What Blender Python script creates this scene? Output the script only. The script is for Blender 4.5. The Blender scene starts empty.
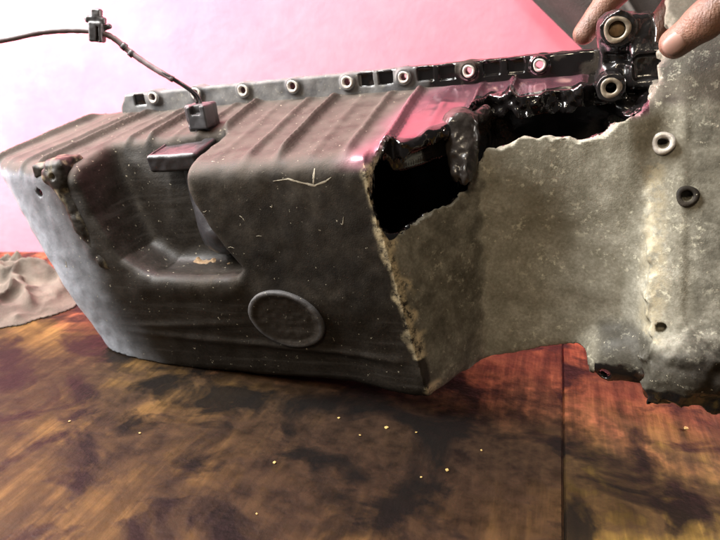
import bpy, bmesh, math, random
import numpy as np
from mathutils import Vector, Matrix

# ------------------------------------------------------------------ camera, world, lights, exposure
sc = bpy.context.scene
col = sc.collection
sc.render.engine = 'CYCLES'
cam = bpy.data.cameras.new('camera')
cam.sensor_width = 36.0
cam.lens = 31.15
cam.clip_start = 0.01
cam.clip_end = 50
camo = bpy.data.objects.new('camera', cam)
col.objects.link(camo)
camo.location = (0, 0, 0.30)
camo.rotation_euler = (math.radians(70), 0, 0)
cam.dof.use_dof = True
cam.dof.focus_distance = 0.50
cam.dof.aperture_fstop = 9.0
sc.camera = camo
sc.view_settings.view_transform = 'Standard'
sc.view_settings.look = 'None'
sc.view_settings.gamma = 1.0
sc.view_settings.use_curve_mapping = False
sc.view_settings.exposure = 0.0
sc.render.filter_size = 4.0

w = bpy.data.worlds.new('World')
sc.world = w
w.use_nodes = True
w.node_tree.nodes['Background'].inputs[0].default_value = (0.80, 0.74, 0.70, 1)
w.node_tree.nodes['Background'].inputs[1].default_value = 0.12


def area(name, loc, target, size, size_y, power, color):
    d = bpy.data.lights.new(name, 'AREA')
    d.shape = 'RECTANGLE'
    d.size = size
    d.size_y = size_y
    d.energy = power
    d.color = color
    o = bpy.data.objects.new(name, d)
    col.objects.link(o)
    o.location = loc
    o.rotation_euler = (Vector(target) - Vector(loc)).to_track_quat('-Z', 'Y').to_euler()
    return o


# daylight from a window at the left, a little in front of the pink wall
area('window_light', (-1.05, 0.64, 0.80), (-0.1, 0.90, 0.25), 0.7, 0.7, 66, (1.0, 0.99, 0.95))
# roof light above the wall
area('roof_light', (-0.55, 0.60, 1.15), (-0.25, 0.93, 0.35), 0.5, 0.3, 40, (1.0, 0.99, 0.965))
# added fill lamp low at the right, brightens the bench under the pan
area('under_pan_fill', (1.35, 0.66, 0.46), (0.2, 0.52, 0.0), 0.25, 0.4, 60, (1.0, 0.93, 0.85))
# ceiling lamp above and behind the camera
area('ceiling_lamp', (-0.30, -0.55, 1.15), (0.25, 0.5, 0.1), 0.25, 0.25, 10, (1.0, 0.83, 0.60))

# ------------------------------------------------------------------ helpers
random.seed(4)


def tag(o, label=None, cat=None, group=None, kind=None):
    if label: o['label'] = label
    if cat: o['category'] = cat
    if group: o['group'] = group
    if kind: o['kind'] = kind
    return o


def empty(name, loc=(0, 0, 0)):
    o = bpy.data.objects.new(name, None)
    col.objects.link(o)
    o.location = loc
    o.empty_display_size = 0.02
    return o


def link(name, me, mat, parent=None):
    o = bpy.data.objects.new(name, me)
    col.objects.link(o)
    if mat and not me.materials: me.materials.append(mat)
    if parent: o.parent = parent
    return o


def from_bm(name, bm, mat, parent=None, smooth=True):
    me = bpy.data.meshes.new(name)
    bm.normal_update()
    bm.to_mesh(me)
    bm.free()
    if smooth:
        me.polygons.foreach_set('use_smooth', [True] * len(me.polygons))
    return link(name, me, mat, parent)


def lattice_noise_grid(axes, scale, seed):
    """smooth noise in [-1,1] on a grid given by three 1-D axes"""
    rng = np.random.RandomState(seed)
    Ws, n = [], []
    for a in axes:
        t = (a - a[0]) / scale
        m = int(t[-1]) + 3
        W = np.zeros((len(a), m), np.float32)
        i = t.astype(int)
        fr = t - i
        fr = fr * fr * (3 - 2 * fr)
        W[np.arange(len(a)), i] = 1 - fr
        W[np.arange(len(a)), i + 1] = fr
        Ws.append(W)
        n.append(m)
    R = rng.uniform(-1, 1, n).astype(np.float32)
    R = np.tensordot(Ws[0], R, (1, 0))
    R = np.tensordot(R, Ws[1], (1, 1))
    R = np.tensordot(R, Ws[2], (1, 1))
    return R


def pnoise(p, scale, seed):
    """the same kind of noise at arbitrary points (N,3)"""
    rng = np.random.RandomState(seed)
    T = rng.uniform(-1, 1, (32, 32, 32)).astype(np.float32)
    q = p / scale + 100.3
    i = np.floor(q).astype(int)
    f = q - i
    f = f * f * (3 - 2 * f)
    r = 0
    for a in (0, 1):
        for b in (0, 1):
            for c in (0, 1):
                wgt = (f[:, 0] if a else 1 - f[:, 0]) * (f[:, 1] if b else 1 - f[:, 1]) * (f[:, 2] if c else 1 - f[:, 2])
                r = r + wgt * T[(i[:, 0] + a) % 32, (i[:, 1] + b) % 32, (i[:, 2] + c) % 32]
    return r


def smax(a, b, k):
    h = np.clip(0.5 + 0.5 * (a - b) / k, 0, 1)
    return b + (a - b) * h + k * h * (1 - h)


def smin(a, b, k):
    return -smax(-a, -b, k)


def capsule(P, a, b, ra, rb=None):
    rb = ra if rb is None else rb
    a = np.array(a, np.float32)
    b = np.array(b, np.float32)
    ab = b - a
    h = ((P[0] - a[0]) * ab[0] + (P[1] - a[1]) * ab[1] + (P[2] - a[2]) * ab[2]) / float(ab @ ab)
    h = np.clip(h, 0, 1)
    return np.sqrt((P[0] - a[0] - h * ab[0]) ** 2 + (P[1] - a[1] - h * ab[1]) ** 2 + (P[2] - a[2] - h * ab[2]) ** 2) - (ra + (rb - ra) * h)


def rbox(P, c, half, r):
    q = [np.abs(P[i] - c[i]) - (half[i] - r) for i in range(3)]
    o = np.sqrt(np.maximum(q[0], 0) ** 2 + np.maximum(q[1], 0) ** 2 + np.maximum(q[2], 0) ** 2)
    return o + np.minimum(np.maximum(q[0], np.maximum(q[1], q[2])), 0) - r


def ellipsoid(P, c, r):
    k0 = np.sqrt(sum(((P[i] - c[i]) / r[i]) ** 2 for i in range(3)))
    return (k0 - 1) * min(r)


def cyl_d(P, l, u, d0, d1, r):
    """cylinder along the second axis"""
    q = np.sqrt((P[0] - l) ** 2 + (P[2] - u) ** 2) - r
    return np.maximum(q, np.abs(P[1] - 0.5 * (d0 + d1)) - 0.5 * (d1 - d0))


def grid(lo, hi, h):
    ax = [np.arange(lo[i], hi[i] + h, h, dtype=np.float32) for i in range(3)]
    P = (ax[0][:, None, None], ax[1][None, :, None], ax[2][None, None, :])
    return ax, P


def surface_nets(F, ax):
    """F<0 is inside. Returns verts, quads, outward normals"""
    h = float(ax[0][1] - ax[0][0])
    S = F < 0
    nx, ny, nz = [s - 1 for s in F.shape]
    cnt = np.zeros((nx, ny, nz), np.int8)
    for a in (0, 1):
        for b in (0, 1):
            for c in (0, 1):
                cnt += S[a:a + nx, b:b + ny, c:c + nz]
    act = (cnt > 0) & (cnt < 8)
    I, J, K = np.nonzero(act)
    n = len(I)
    idx = np.full((nx, ny, nz), -1, np.int32)
    idx[I, J, K] = np.arange(n)
    cv = {}
    for a in (0, 1):
        for b in (0, 1):
            for c in (0, 1):
                cv[(a, b, c)] = F[I + a, J + b, K + c]
    acc = np.zeros((n, 3))
    num = np.zeros(n)
    keys = list(cv)
    for k1 in keys:
        for axis in range(3):
            if k1[axis]: continue
            k2 = list(k1)
            k2[axis] = 1
            k2 = tuple(k2)
            f1, f2 = cv[k1], cv[k2]
            m = (f1 < 0) != (f2 < 0)
            t = np.where(m, f1 / np.where(m, f1 - f2, 1), 0)
            for q in range(3):
                acc[:, q] += np.where(m, (t if q == axis else k1[q]), 0)
            num += m
    acc /= num[:, None]
    V = np.stack([ax[0][I], ax[1][J], ax[2][K]], 1) + acc * h
    N = np.zeros((n, 3))
    for k in keys:
        for q in range(3):
            N[:, q] += cv[k] * (1 if k[q] else -1)
    N /= np.maximum(np.linalg.norm(N, axis=1), 1e-9)[:, None]
    quads = []
    # x edges
    for axis in range(3):
        A = [slice(1, -1)] * 3
        B = [slice(1, -1)] * 3
        A[axis] = slice(0, -1)
        B[axis] = slice(1, None)
        sa, sb = S[tuple(A)], S[tuple(B)]
        m = sa != sb
        e = np.array(np.nonzero(m)).T
        inside_first = sa[m]
        off = np.ones(3, int)
        off[axis] = 0
        e = e + off
        o1, o2 = [(1, 2), (2, 0), (0, 1)][axis]
        d1 = np.zeros(3, int)
        d1[o1] = 1
        d2 = np.zeros(3, int)
        d2[o2] = 1
        c = [e - d1 - d2, e - d2, e, e - d1]
        q = np.stack([idx[x[:, 0], x[:, 1], x[:, 2]] for x in c], 1)
        q[~inside_first] = q[~inside_first][:, ::-1]
        quads.append(q)
    Q = np.concatenate(quads)
    Q = Q[(Q >= 0).all(1)]
    return V, Q, N


def np_mesh(name, V, Q, N=None, attrs=None):
    me = bpy.data.meshes.new(name)
    me.vertices.add(len(V))
    me.vertices.foreach_set('co', V.astype(np.float32).ravel())
    me.loops.add(Q.size)
    me.loops.foreach_set('vertex_index', Q.astype(np.int32).ravel())
    me.polygons.add(len(Q))
    me.polygons.foreach_set('loop_start', np.arange(0, Q.size, Q.shape[1], dtype=np.int32))
    me.polygons.foreach_set('use_smooth', np.ones(len(Q), bool))
    me.update(calc_edges=True)
    if attrs:
        for k, a in attrs.items():
            at = me.attributes.new(k, 'FLOAT', 'POINT')
            at.data.foreach_set('value', a.astype(np.float32))
    if N is not None:
        me.normals_split_custom_set_from_vertices(N.tolist())
    return me


def split_parts(V, Q, N, part_of_face, names, attrs):
    out = {}
    for k, nm in enumerate(names):
        q = Q[part_of_face == k]
        if not len(q): continue
        u, inv = np.unique(q, return_inverse=True)
        out[nm] = np_mesh(nm, V[u], inv.reshape(q.shape), N[u], {a: b[u] for a, b in attrs.items()})
    return out


def interp(x, pts):
    return np.interp(x, [p[0] for p in pts], [p[1] for p in pts]).astype(np.float32)


def sstep(a, b, x):
    t = np.clip((x - a) / (b - a), 0, 1)
    return t * t * (3 - 2 * t)


# ------------------------------------------------------------------ materials
class NT:
    def __init__(s, name):
        s.m = bpy.data.materials.new(name)
        s.m.use_nodes = True
        s.t = s.m.node_tree
        s.b = s.t.nodes['Principled BSDF']
        s.tc = s.t.nodes.new('ShaderNodeTexCoord')

    def link(s, a, b): s.t.links.new(a, b)

    def mapping(s, scale=(1, 1, 1), rot=(0, 0, 0)):
        n = s.t.nodes.new('ShaderNodeMapping')
        n.inputs['Scale'].default_value = scale
        n.inputs['Rotation'].default_value = rot
        s.link(s.tc.outputs['Object'], n.inputs['Vector'])
        return n.outputs['Vector']

    def noise(s, scale, detail=4, rough=0.55, vec=None, dist=0.0):
        n = s.t.nodes.new('ShaderNodeTexNoise')
        n.inputs['Scale'].default_value = scale
        n.inputs['Detail'].default_value = detail
        n.inputs['Roughness'].default_value = rough
        n.inputs['Distortion'].default_value = dist
        s.link(vec if vec is not None else s.tc.outputs['Object'], n.inputs['Vector'])
        return n.outputs['Fac']

    def attr(s, name):
        n = s.t.nodes.new('ShaderNodeAttribute')
        n.attribute_name = name
        return n.outputs['Fac']

    def ramp(s, fac, stops):
        n = s.t.nodes.new('ShaderNodeValToRGB')
        e = n.color_ramp.elements
        while len(e) < len(stops): e.new(0.5)
        for i, (p, c) in enumerate(stops):
            e[i].position = p
            c = c if isinstance(c, tuple) else (c, c, c)
            e[i].color = (*c, 1)
        s.link(fac, n.inputs['Fac'])
        return n.outputs['Color']

    def mix(s, fac, a, b, mode='MIX'):
        n = s.t.nodes.new('ShaderNodeMix')
        n.data_type = 'RGBA'
        n.blend_type = mode
        for v, i in ((fac, 0), (a, 6), (b, 7)):
            if hasattr(v, 'links') or isinstance(v, bpy.types.NodeSocket): s.link(v, n.inputs[i])
            elif i == 0: n.inputs[0].default_value = v
            else: n.inputs[i].default_value = (*v, 1) if isinstance(v, tuple) else (v, v, v, 1)
        return n.outputs[2]

    def math(s, op, a, b=0.0, c=None, clamp=False):
        n = s.t.nodes.new('ShaderNodeMath')
        n.operation = op
        n.use_clamp = clamp
        for i, v in enumerate((a, b) if c is None else (a, b, c)):
            if isinstance(v, bpy.types.NodeSocket): s.link(v, n.inputs[i])
            else: n.inputs[i].default_value = v
        return n.outputs[0]

    def bump(s, height, dist=0.001, strength=1.0, normal=None):
        n = s.t.nodes.new('ShaderNodeBump')
        n.inputs['Distance'].default_value = dist
        n.inputs['Strength'].default_value = strength
        s.link(height, n.inputs['Height'])
        if normal is not None: s.link(normal, n.inputs['Normal'])
        return n.outputs['Normal']

    def set(s, **kw):
        for k, v in kw.items():
            i = s.b.inputs[k.replace('_', ' ')]
            if isinstance(v, bpy.types.NodeSocket): s.link(v, i)
            else: i.default_value = (*v, 1) if isinstance(v, tuple) else v
        return s.m


def simple(name, c, rough=0.5, metal=0.0, var=0.25, scale=150, bump=0.0003):
    n = NT(name)
    f = n.noise(scale, 5)
    g = n.noise(scale * 0.18, 3)
    ff = n.math('MULTIPLY', f, g)
    colr = n.ramp(ff, [(0.1, tuple(x * (1 - var) for x in c)), (0.42, tuple(min(1, x * (1 + var)) for x in c))])
    r = n.ramp(g, [(0.3, max(0.02, rough - .1)), (0.7, min(1, rough + .1))])
    return n.set(Base_Color=colr, Roughness=r, Metallic=metal, Normal=n.bump(f, bump))


def cast_material():
    n = NT('cast_aluminium')
    big = n.noise(14, 4, 0.6)
    mid = n.noise(60, 5, 0.65)
    fine = n.noise(420, 4, 0.6)
    gran = n.noise(900, 2, 0.5)
    # grimy brown-grey casting
    grime = n.ramp(n.math('MULTIPLY_ADD', mid, 0.5, n.math('MULTIPLY', big, 0.5)),
                   [(0.34, (0.007, 0.0058, 0.005)), (0.50, (0.021, 0.0168, 0.0130)), (0.68, (0.054, 0.044, 0.034))])
    grime = n.mix(0.4, grime, n.ramp(fine, [(0.3, 0.35), (0.7, 1.0)]), 'MULTIPLY')
    # bare, pale, oily aluminium
    bare = n.ramp(n.math('MULTIPLY_ADD', mid, 0.55, n.math('MULTIPLY', fine, 0.45)),
                  [(0.34, (0.150, 0.140, 0.108)), (0.50, (0.235, 0.220, 0.178)), (0.66, (0.36, 0.342, 0.288))])
    bare = n.mix(n.ramp(big, [(0.40, 0.0), (0.7, 0.45)]), bare, (0.115, 0.102, 0.070))
    ba = n.math('MULTIPLY_ADD', n.math('SUBTRACT', mid, 0.5), 0.5, n.attr('bare'), clamp=True)
    ba = n.ramp(ba, [(0.25, 0.0), (0.75, 1.0)])
    c = n.mix(ba, grime, bare)
    # oil-soaked grime
    sk = n.ramp(n.math('MULTIPLY_ADD', n.math('SUBTRACT', mid, 0.5), 0.6, n.attr('soak')), [(0.3, 0.0), (0.8, 0.85)])
    c = n.mix(sk, c, n.ramp(fine, [(0.3, (0.006, 0.0045, 0.0035)), (0.7, (0.017, 0.013, 0.0095))]))
    streak = n.noise(1.0, 5, 0.6, n.mapping((14, 14, 170), (0, 0.10, 0)))
    c = n.mix(n.math('MULTIPLY', sk, n.ramp(streak, [(0.52, 0.0), (0.68, 0.45)])), c, (0.045, 0.039, 0.034))
    # blue-grey window sheen painted onto the left end
    c = n.mix(n.math('MULTIPLY', n.attr('grey'), n.ramp(mid, [(0.3, 0.5), (0.7, 1.0)])), c, (0.34, 0.36, 0.41))
    # dust on the ribbed wall
    c = n.mix(n.math('MULTIPLY', n.attr('dust'), n.ramp(mid, [(0.3, 0.4), (0.65, 0.95)])), c, (0.066, 0.054, 0.046))
    # speckles of bright metal
    sp = n.ramp(n.noise(260, 3, 0.7), [(0.67, 0.0), (0.73, 1.0)])
    c = n.mix(n.math('MULTIPLY', sp, 0.8), c, (0.42, 0.38, 0.29))
    sp2 = n.math('MULTIPLY', n.ramp(n.noise(150, 5, 0.75), [(0.56, 0.0), (0.63, 1.0)]), n.ramp(n.noise(26, 3), [(0.44, 0.0), (0.60, 0.62)]))
    c = n.mix(n.math('MULTIPLY', sp2, ba), c, (0.60, 0.57, 0.45))
    # chipped edges
    we = n.math('MULTIPLY', n.attr('wear'), n.ramp(n.noise(130, 7, 0.72), [(0.40, 0.0), (0.56, 1.0)]))
    c = n.mix(we, c, (0.55, 0.46, 0.30))
    oil = n.math('MULTIPLY_ADD', n.math('SUBTRACT', mid, 0.5), 0.7, n.attr('oil'), clamp=True)
    oil = n.ramp(oil, [(0.40, 0.0), (0.56, 1.0)])
    film_reflection = n.attr('film_reflection')
    c = n.mix(n.math('MULTIPLY', film_reflection, 0.85), c, (0.28, 0.13, 0.165))  # oily film, tinted with the pink reflection of the wall
    c = n.mix(oil, c, (0.006, 0.005, 0.005))
    r = n.ramp(mid, [(0.3, 0.55), (0.7, 0.78)])
    r = n.mix(n.math('MULTIPLY', sk, 0.85), r, n.ramp(n.math('MULTIPLY_ADD', streak, 0.6, n.math('MULTIPLY', mid, 0.4)), [(0.35, 0.30), (0.65, 0.60)]))
    r = n.mix(n.attr('grey'), r, 0.40)
    r = n.mix(film_reflection, r, 0.20)
    r = n.mix(oil, r, 0.13)
    hgt = n.math('MULTIPLY_ADD', fine, 0.20, n.math('MULTIPLY_ADD', gran, 0.30, n.math('MULTIPLY', mid, 0.22)))
    amt = n.math('MULTIPLY_ADD', n.math('MAXIMUM', oil, film_reflection), -0.85, 1.0)
    hgt = n.math('MULTIPLY', n.math('MULTIPLY', hgt, amt), n.ramp(n.noise(25, 4, 0.6), [(0.35, 0.25), (0.65, 1.0)]))
    return n.set(Base_Color=c, Roughness=r, Metallic=n.math('MAXIMUM', n.math('MULTIPLY', we, 0.6), n.math('MULTIPLY', n.math('SUBTRACT', film_reflection, oil, clamp=True), 0.80)), Normal=n.bump(hgt, 0.0007),
                 Coat_Weight=n.math('MULTIPLY', oil, 0.5), Coat_Roughness=0.08,
                 Specular_IOR_Level=n.math('MULTIPLY_ADD', n.math('MAXIMUM', oil, film_reflection), 0.36, n.math('MULTIPLY_ADD', sk, 0.10, 0.14)))


M_cast = cast_material()
M_black = simple('oily_black_metal', (0.010, 0.009, 0.009), 0.20, 0, 0.4, 90, 0.0008)
M_wet = simple('oily_broken_metal', (0.022, 0.018, 0.016), 0.25, 0, 0.6, 90, 0.0008)
M_ring = simple('machined_rim', (0.52, 0.48, 0.44), 0.35, 0.3, 0.3, 300)
M_boss = simple('oily_boss_rim', (0.20, 0.165, 0.125), 0.32, 0.3, 0.8, 160, 0.0006)
M_plastic = simple('black_plastic', (0.022, 0.020, 0.022), 0.38, 0, 0.3, 200)
M_conn = simple('grey_plastic', (0.032, 0.030, 0.033), 0.5, 0, 0.3, 200)
M_cable = simple('cable_sheath', (0.11, 0.08, 0.085), 0.55, 0, 0.35, 160)
M_chip = simple('bright_scratch', (0.36, 0.32, 0.25), 0.5, 0.2, 0.3, 300)
M_rust = simple('brown_residue', (0.16, 0.10, 0.05), 0.7, 0, 0.4, 260, 0.0006)


def wood_material(name, tint, off, glow0):
    n = NT(name)
    mp = n.mapping((1, 1, 1))
    st = n.mapping((22, 1.6, 22))
    add = n.t.nodes.new('ShaderNodeVectorMath')
    add.operation = 'ADD'
    add.inputs[1].default_value = (off, off * 2, 0)
    n.link(st, add.inputs[0])
    grain = n.noise(2.2, 7, 0.62, add.outputs[0], 0.6)
    grain2 = n.noise(9, 5, 0.6, add.outputs[0])
    add2 = n.t.nodes.new('ShaderNodeVectorMath')
    add2.operation = 'ADD'
    add2.inputs[1].default_value = (off * 3, off, 0)
    n.link(mp, add2.inputs[0])
    big = n.noise(7, 5, 0.6, add2.outputs[0], 0.4)
    blot = n.noise(17, 5, 0.58, add2.outputs[0], 0.5)
    small = n.noise(60, 4, 0.6, add2.outputs[0])
    g = n.math('MULTIPLY_ADD', grain, 0.52, n.math('MULTIPLY_ADD', grain2, 0.20, n.math('MULTIPLY', small, 0.28)))
    c = n.ramp(g, [(0.36, tuple(x * 0.22 for x in tint)), (0.49, tuple(x * 0.75 for x in tint)), (0.60, tuple(x * 1.8 for x in tint))])
    # red glow from behind, painted into the rear of the boards
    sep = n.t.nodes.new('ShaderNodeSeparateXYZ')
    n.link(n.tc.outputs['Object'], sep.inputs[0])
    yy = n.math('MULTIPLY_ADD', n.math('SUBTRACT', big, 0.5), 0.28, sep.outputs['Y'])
    red = n.ramp(n.math('MULTIPLY_ADD', yy, 1.0, n.math('MULTIPLY', n.math('SUBTRACT', small, 0.5), 0.10)), [(glow0, 0.0), (glow0 + 0.09, 0.92)])
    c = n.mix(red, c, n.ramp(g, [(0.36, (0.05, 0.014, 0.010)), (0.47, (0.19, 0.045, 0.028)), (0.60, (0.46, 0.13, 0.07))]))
    soak = n.math('MULTIPLY', n.ramp(n.math('MULTIPLY_ADD', small, 0.25, n.math('MULTIPLY', big, 0.9)), [(0.44, 0.0), (0.60, 0.92)]), n.math('MULTIPLY_ADD', red, -0.45, 1.0))
    c = n.mix(soak, c, n.ramp(small, [(0.35, (0.008, 0.005, 0.0035)), (0.65, (0.027, 0.015, 0.008))]))
    dv = n.t.nodes.new('ShaderNodeVectorMath')
    dv.operation = 'DISTANCE'
    sc2 = n.mapping((1.0, 1.55, 0))
    n.link(sc2, dv.inputs[0])
    dv.inputs[1].default_value = (-0.095, 0.425 * 1.55, 0)
    pool = n.ramp(n.math('MULTIPLY_ADD', n.math('SUBTRACT', big, 0.5), 0.35, n.math('MULTIPLY_ADD', n.math('SUBTRACT', small, 0.5), 0.10, dv.outputs['Value'])), [(0.07, 0.90), (0.24, 0.0)])
    c = n.mix(pool, c, n.ramp(small, [(0.35, (0.005, 0.003, 0.0025)), (0.65, (0.019, 0.010, 0.006))]))
    spot = n.ramp(n.math('MULTIPLY_ADD', small, 0.12, blot), [(0.56, 0.0), (0.60, 0.45), (0.67, 0.93)])
    c = n.mix(spot, c, (0.0045, 0.004, 0.0038))
    r = n.mix(spot, n.ramp(small, [(0.3, 0.48), (0.7, 0.70)]), 0.34)
    hg = n.math('MULTIPLY_ADD', small, 0.6, n.math('MULTIPLY', g, 0.6))
    return n.set(Base_Color=c, Roughness=r, Normal=n.bump(hg, 0.0014), Specular_IOR_Level=0.07)


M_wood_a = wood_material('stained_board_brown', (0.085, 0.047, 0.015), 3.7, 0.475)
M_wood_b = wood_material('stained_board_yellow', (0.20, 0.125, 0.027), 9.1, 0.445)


def wall_material():
    n = NT('pink_paint')
    c = n.ramp(n.noise(5, 5, 0.6), [(0.3, (0.85, 0.190, 0.270)), (0.7, (0.87, 0.265, 0.332))])
    c = n.mix(n.ramp(n.noise(30, 5, 0.6), [(0.45, 0.0), (0.75, 0.3)]), c, (0.87, 0.35, 0.42))
    return n.set(Base_Color=c, Roughness=0.7, Normal=n.bump(n.noise(70, 4), 0.0004))


M_wall = wall_material()


def skin_material():
    n = NT('skin')
    c = n.ramp(n.noise(60, 4), [(0.3, (0.12, 0.055, 0.036)), (0.7, (0.19, 0.10, 0.066))])
    c = n.mix(n.ramp(n.noise(35, 5, 0.7), [(0.48, 0.0), (0.70, 0.75)]), c, (0.06, 0.035, 0.027))
    return n.set(Base_Color=c, Roughness=0.5, Subsurface_Weight=0.15, Subsurface_Scale=0.006,
                 Subsurface_Radius=(1.0, 0.35, 0.2)[0:3], Normal=n.bump(n.noise(500, 3), 0.0004)) if False else \
        n.set(Base_Color=c, Roughness=0.5, Subsurface_Weight=0.12, Subsurface_Scale=0.006, Normal=n.bump(n.math('MULTIPLY_ADD', n.noise(1.0, 4, 0.6, n.mapping((420, 420, 90))), 1.0, n.noise(600, 3)), 0.0007))


M_skin = skin_material()
M_nail = simple('nail', (0.22, 0.125, 0.098), 0.38, 0, 0.1, 90, 0.0001)


def cloth_material(name, a, b, dirt):
    n = NT(name)
    wv = n.noise(700, 2)
    c = n.ramp(n.noise(28, 5, 0.65), [(0.3, a), (0.7, b)])
    c = n.mix(n.ramp(n.noise(15, 4, 0.6), [(0.5, 0.0), (0.7, 0.8)]), c, dirt)
    return n.set(Base_Color=c, Roughness=0.9, Normal=n.bump(wv, 0.0006))


M_rag = cloth_material('dirty_rag', (0.040, 0.030, 0.023), (0.120, 0.096, 0.074), (0.03, 0.015, 0.011))
M_dark = cloth_material('dark_cloth', (0.040, 0.034, 0.032), (0.065, 0.056, 0.052), (0.03, 0.026, 0.025))

# ------------------------------------------------------------------ setting: wall and workbench
def slab(name, x0, x1, y0, y1, z0, z1, mat, parent=None, bev=0.002):
    bm = bmesh.new()
    bmesh.ops.create_cube(bm, size=1)
    for v in bm.verts:
        v.co = Vector(((x0 + x1) / 2 + v.co.x * (x1 - x0), (y0 + y1) / 2 + v.co.y * (y1 - y0), (z0 + z1) / 2 + v.co.z * (z1 - z0)))
    if bev: bmesh.ops.bevel(bm, geom=bm.edges[:], offset=bev, segments=2, affect='EDGES')
    return from_bm(name, bm, mat, parent, smooth=False)


wall = slab('wall', -2.2, 2.2, 0.905, 1.0, -0.75, 1.7, M_wall, bev=0)
tag(wall, kind='structure')

bench = empty('workbench', (0, 0, 0))
bench.rotation_euler = (0, 0, -math.radians(16.7))
tag(bench, 'brown oil-stained wooden workbench top under the broken oil pan', 'workbench')
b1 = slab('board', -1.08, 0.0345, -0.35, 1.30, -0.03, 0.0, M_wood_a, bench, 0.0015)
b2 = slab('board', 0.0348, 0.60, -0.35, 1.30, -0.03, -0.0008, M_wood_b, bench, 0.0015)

# ------------------------------------------------------------------ the oil pan, in its own frame (l along, d into depth, u up)
Lx = np.array([0.94541371, -0.31013571, 0.10004378])
Dx = np.array([0.30565962, 0.95038947, 0.05772394])
Ux = np.array([-0.11298281, -0.02399366, 0.9933072])
A0 = np.array([-0.16359458, 0.52881118, 0.0008])
PAN = Matrix(((Lx[0], Dx[0], Ux[0], A0[0]), (Lx[1], Dx[1], Ux[1], A0[1]), (Lx[2], Dx[2], Ux[2], A0[2]), (0, 0, 0, 1)))
pan = empty('oil_pan')
pan.matrix_world = PAN
tag(pan, 'broken grimy cast aluminium engine oil pan with a jagged hole in its side', 'oil pan')
FD = 0.17   # depth of the mating flange

UT = [(0.185, 0.30), (0.197, 0.215), (0.200, 0.180), (0.206, 0.150), (0.212, 0.139), (0.24, 0.147), (0.258, 0.154), (0.264, 0.158), (0.272, 0.177), (0.281, 0.188),
      (0.291, 0.1885), (0.314, 0.1946), (0.33, 0.194), (0.351, 0.191), (0.366, 0.194), (0.379, 0.202), (0.393, 0.207), (0.402, 0.216), (0.41, 0.26)]
DT = [(0.19, -0.03), (0.199, -0.01), (0.204, 0.012), (0.212, 0.032), (0.222, 0.030), (0.234, 0.042), (0.247, 0.055), (0.262, 0.066), (0.267, 0.100), (0.277, 0.130),
      (0.30, 0.117), (0.32, 0.120), (0.335, 0.128), (0.353, 0.121), (0.362, 0.140), (0.388, 0.142), (0.40, 0.130), (0.41, 0.13)]


def floor_depth(l, u):
    """depth of the pan's floor (the face turned to the viewer)"""
    l0 = 0.2325 - 0.171 * u
    l1 = 0.273 + 0.035 * u
    t = np.clip((l - l0) / (l1 - l0), 0, 1)
    tt = (l - l0) / (l1 - l0)
    ramp = np.maximum(0, smin(0.0735 * tt, 0.0705 + 0 * tt, 0.006))
    d3 = 0.020 + 0.35 * u
    s = sstep(0.384, 0.420, l)
    d = ramp * (1 - s) + d3 * s
    # the left part turns away towards the end wall
    x = -(l + 0.075)
    d = d + 0.30 * (0.5 * (x + np.sqrt(x * x + 0.03 ** 2)) - 0.006) * sstep(0.09, -0.05, l)
    # the lower third draws back a little, with two soft creases
    d = d + 0.010 * sstep(0.085, 0.0, u) * sstep(0.22, 0.15, l)
    cre = 0.0022 * np.exp(-((u - 0.028 + 0.05 * (l - 0.2)) / 0.004) ** 2) + 0.0018 * np.exp(-((u - 0.052 - 0.06 * l) / 0.004) ** 2) * sstep(0.09, 0.03, l)
    d = d - cre * sstep(0.23, 0.18, l) * sstep(-0.08, 0.0, l)
    d = d + 0.014 * np.exp(-((l - 0.335) / 0.04) ** 2 - ((u - 0.10) / 0.06) ** 2)
    # soft step across the shallow floor
    d = d + 0.0042 * sstep(0.072, 0.042, u + 0.06 * (l - 0.33)) * sstep(0.262, 0.31, l) * sstep(0.41, 0.36, l)
    return d


def rib_height(l, d):
    fan = 0.36 * sstep(0.05, -0.16, l)
    s = l - fan * (d - 0.02) + 0.10 * np.maximum(l - 0.1, 0) * 0
    per = 0.0285
    ph = (s + 0.004) / per
    saw = ph - np.floor(ph)
    r = np.exp(-((saw - 0.5) / 0.15) ** 2)
    k = np.floor(ph)
    h = 0.0020 + 0.0016 * np.sin(k * 2.1)
    return h * r * sstep(0.0, 0.03, d) * sstep(FD, FD - 0.02, d) * 2.0


def pocket_sdf(P):
    l, d, u = P
    pts = np.array([(-0.090, 0.26), (-0.080, 0.205), (-0.066, 0.16), (-0.046, 0.117), (-0.016, 0.099), (0.03, 0.097), (0.074, 0.100), (0.079, 0.110),
                    (0.060, 0.136), (0.048, 0.162), (0.043, 0.18), (0.044, 0.26)])
    l2, u2 = np.broadcast_arrays(l[:, 0, :], u[0, :, :].reshape(1, -1))
    dist = np.full(l2.shape, 1e9, np.float32)
    inside = np.zeros(l2.shape, bool)
    n = len(pts)
    for i in range(n):
        a, b = pts[i], pts[(i + 1) % n]
        e = b - a
        t = np.clip(((l2 - a[0]) * e[0] + (u2 - a[1]) * e[1]) / (e @ e), 0, 1)
        dist = np.minimum(dist, np.hypot(l2 - a[0] - t * e[0], u2 - a[1] - t * e[1]))
        c = (a[1] > u2) != (b[1] > u2)
        xs = a[0] + (u2 - a[1]) / (e[1] if abs(e[1]) > 1e-9 else 1e-9) * e[0]
        inside ^= c & (l2 < xs)
    s = np.where(inside, -dist, dist)[:, None, :]
    back = d - (0.048 + 0.22 * np.clip(u - 0.10, 0, 1) + 0.20 * np.clip(l + 0.02, 0, 1) + 0 * l)
    return smax(s, back, 0.014)


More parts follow.
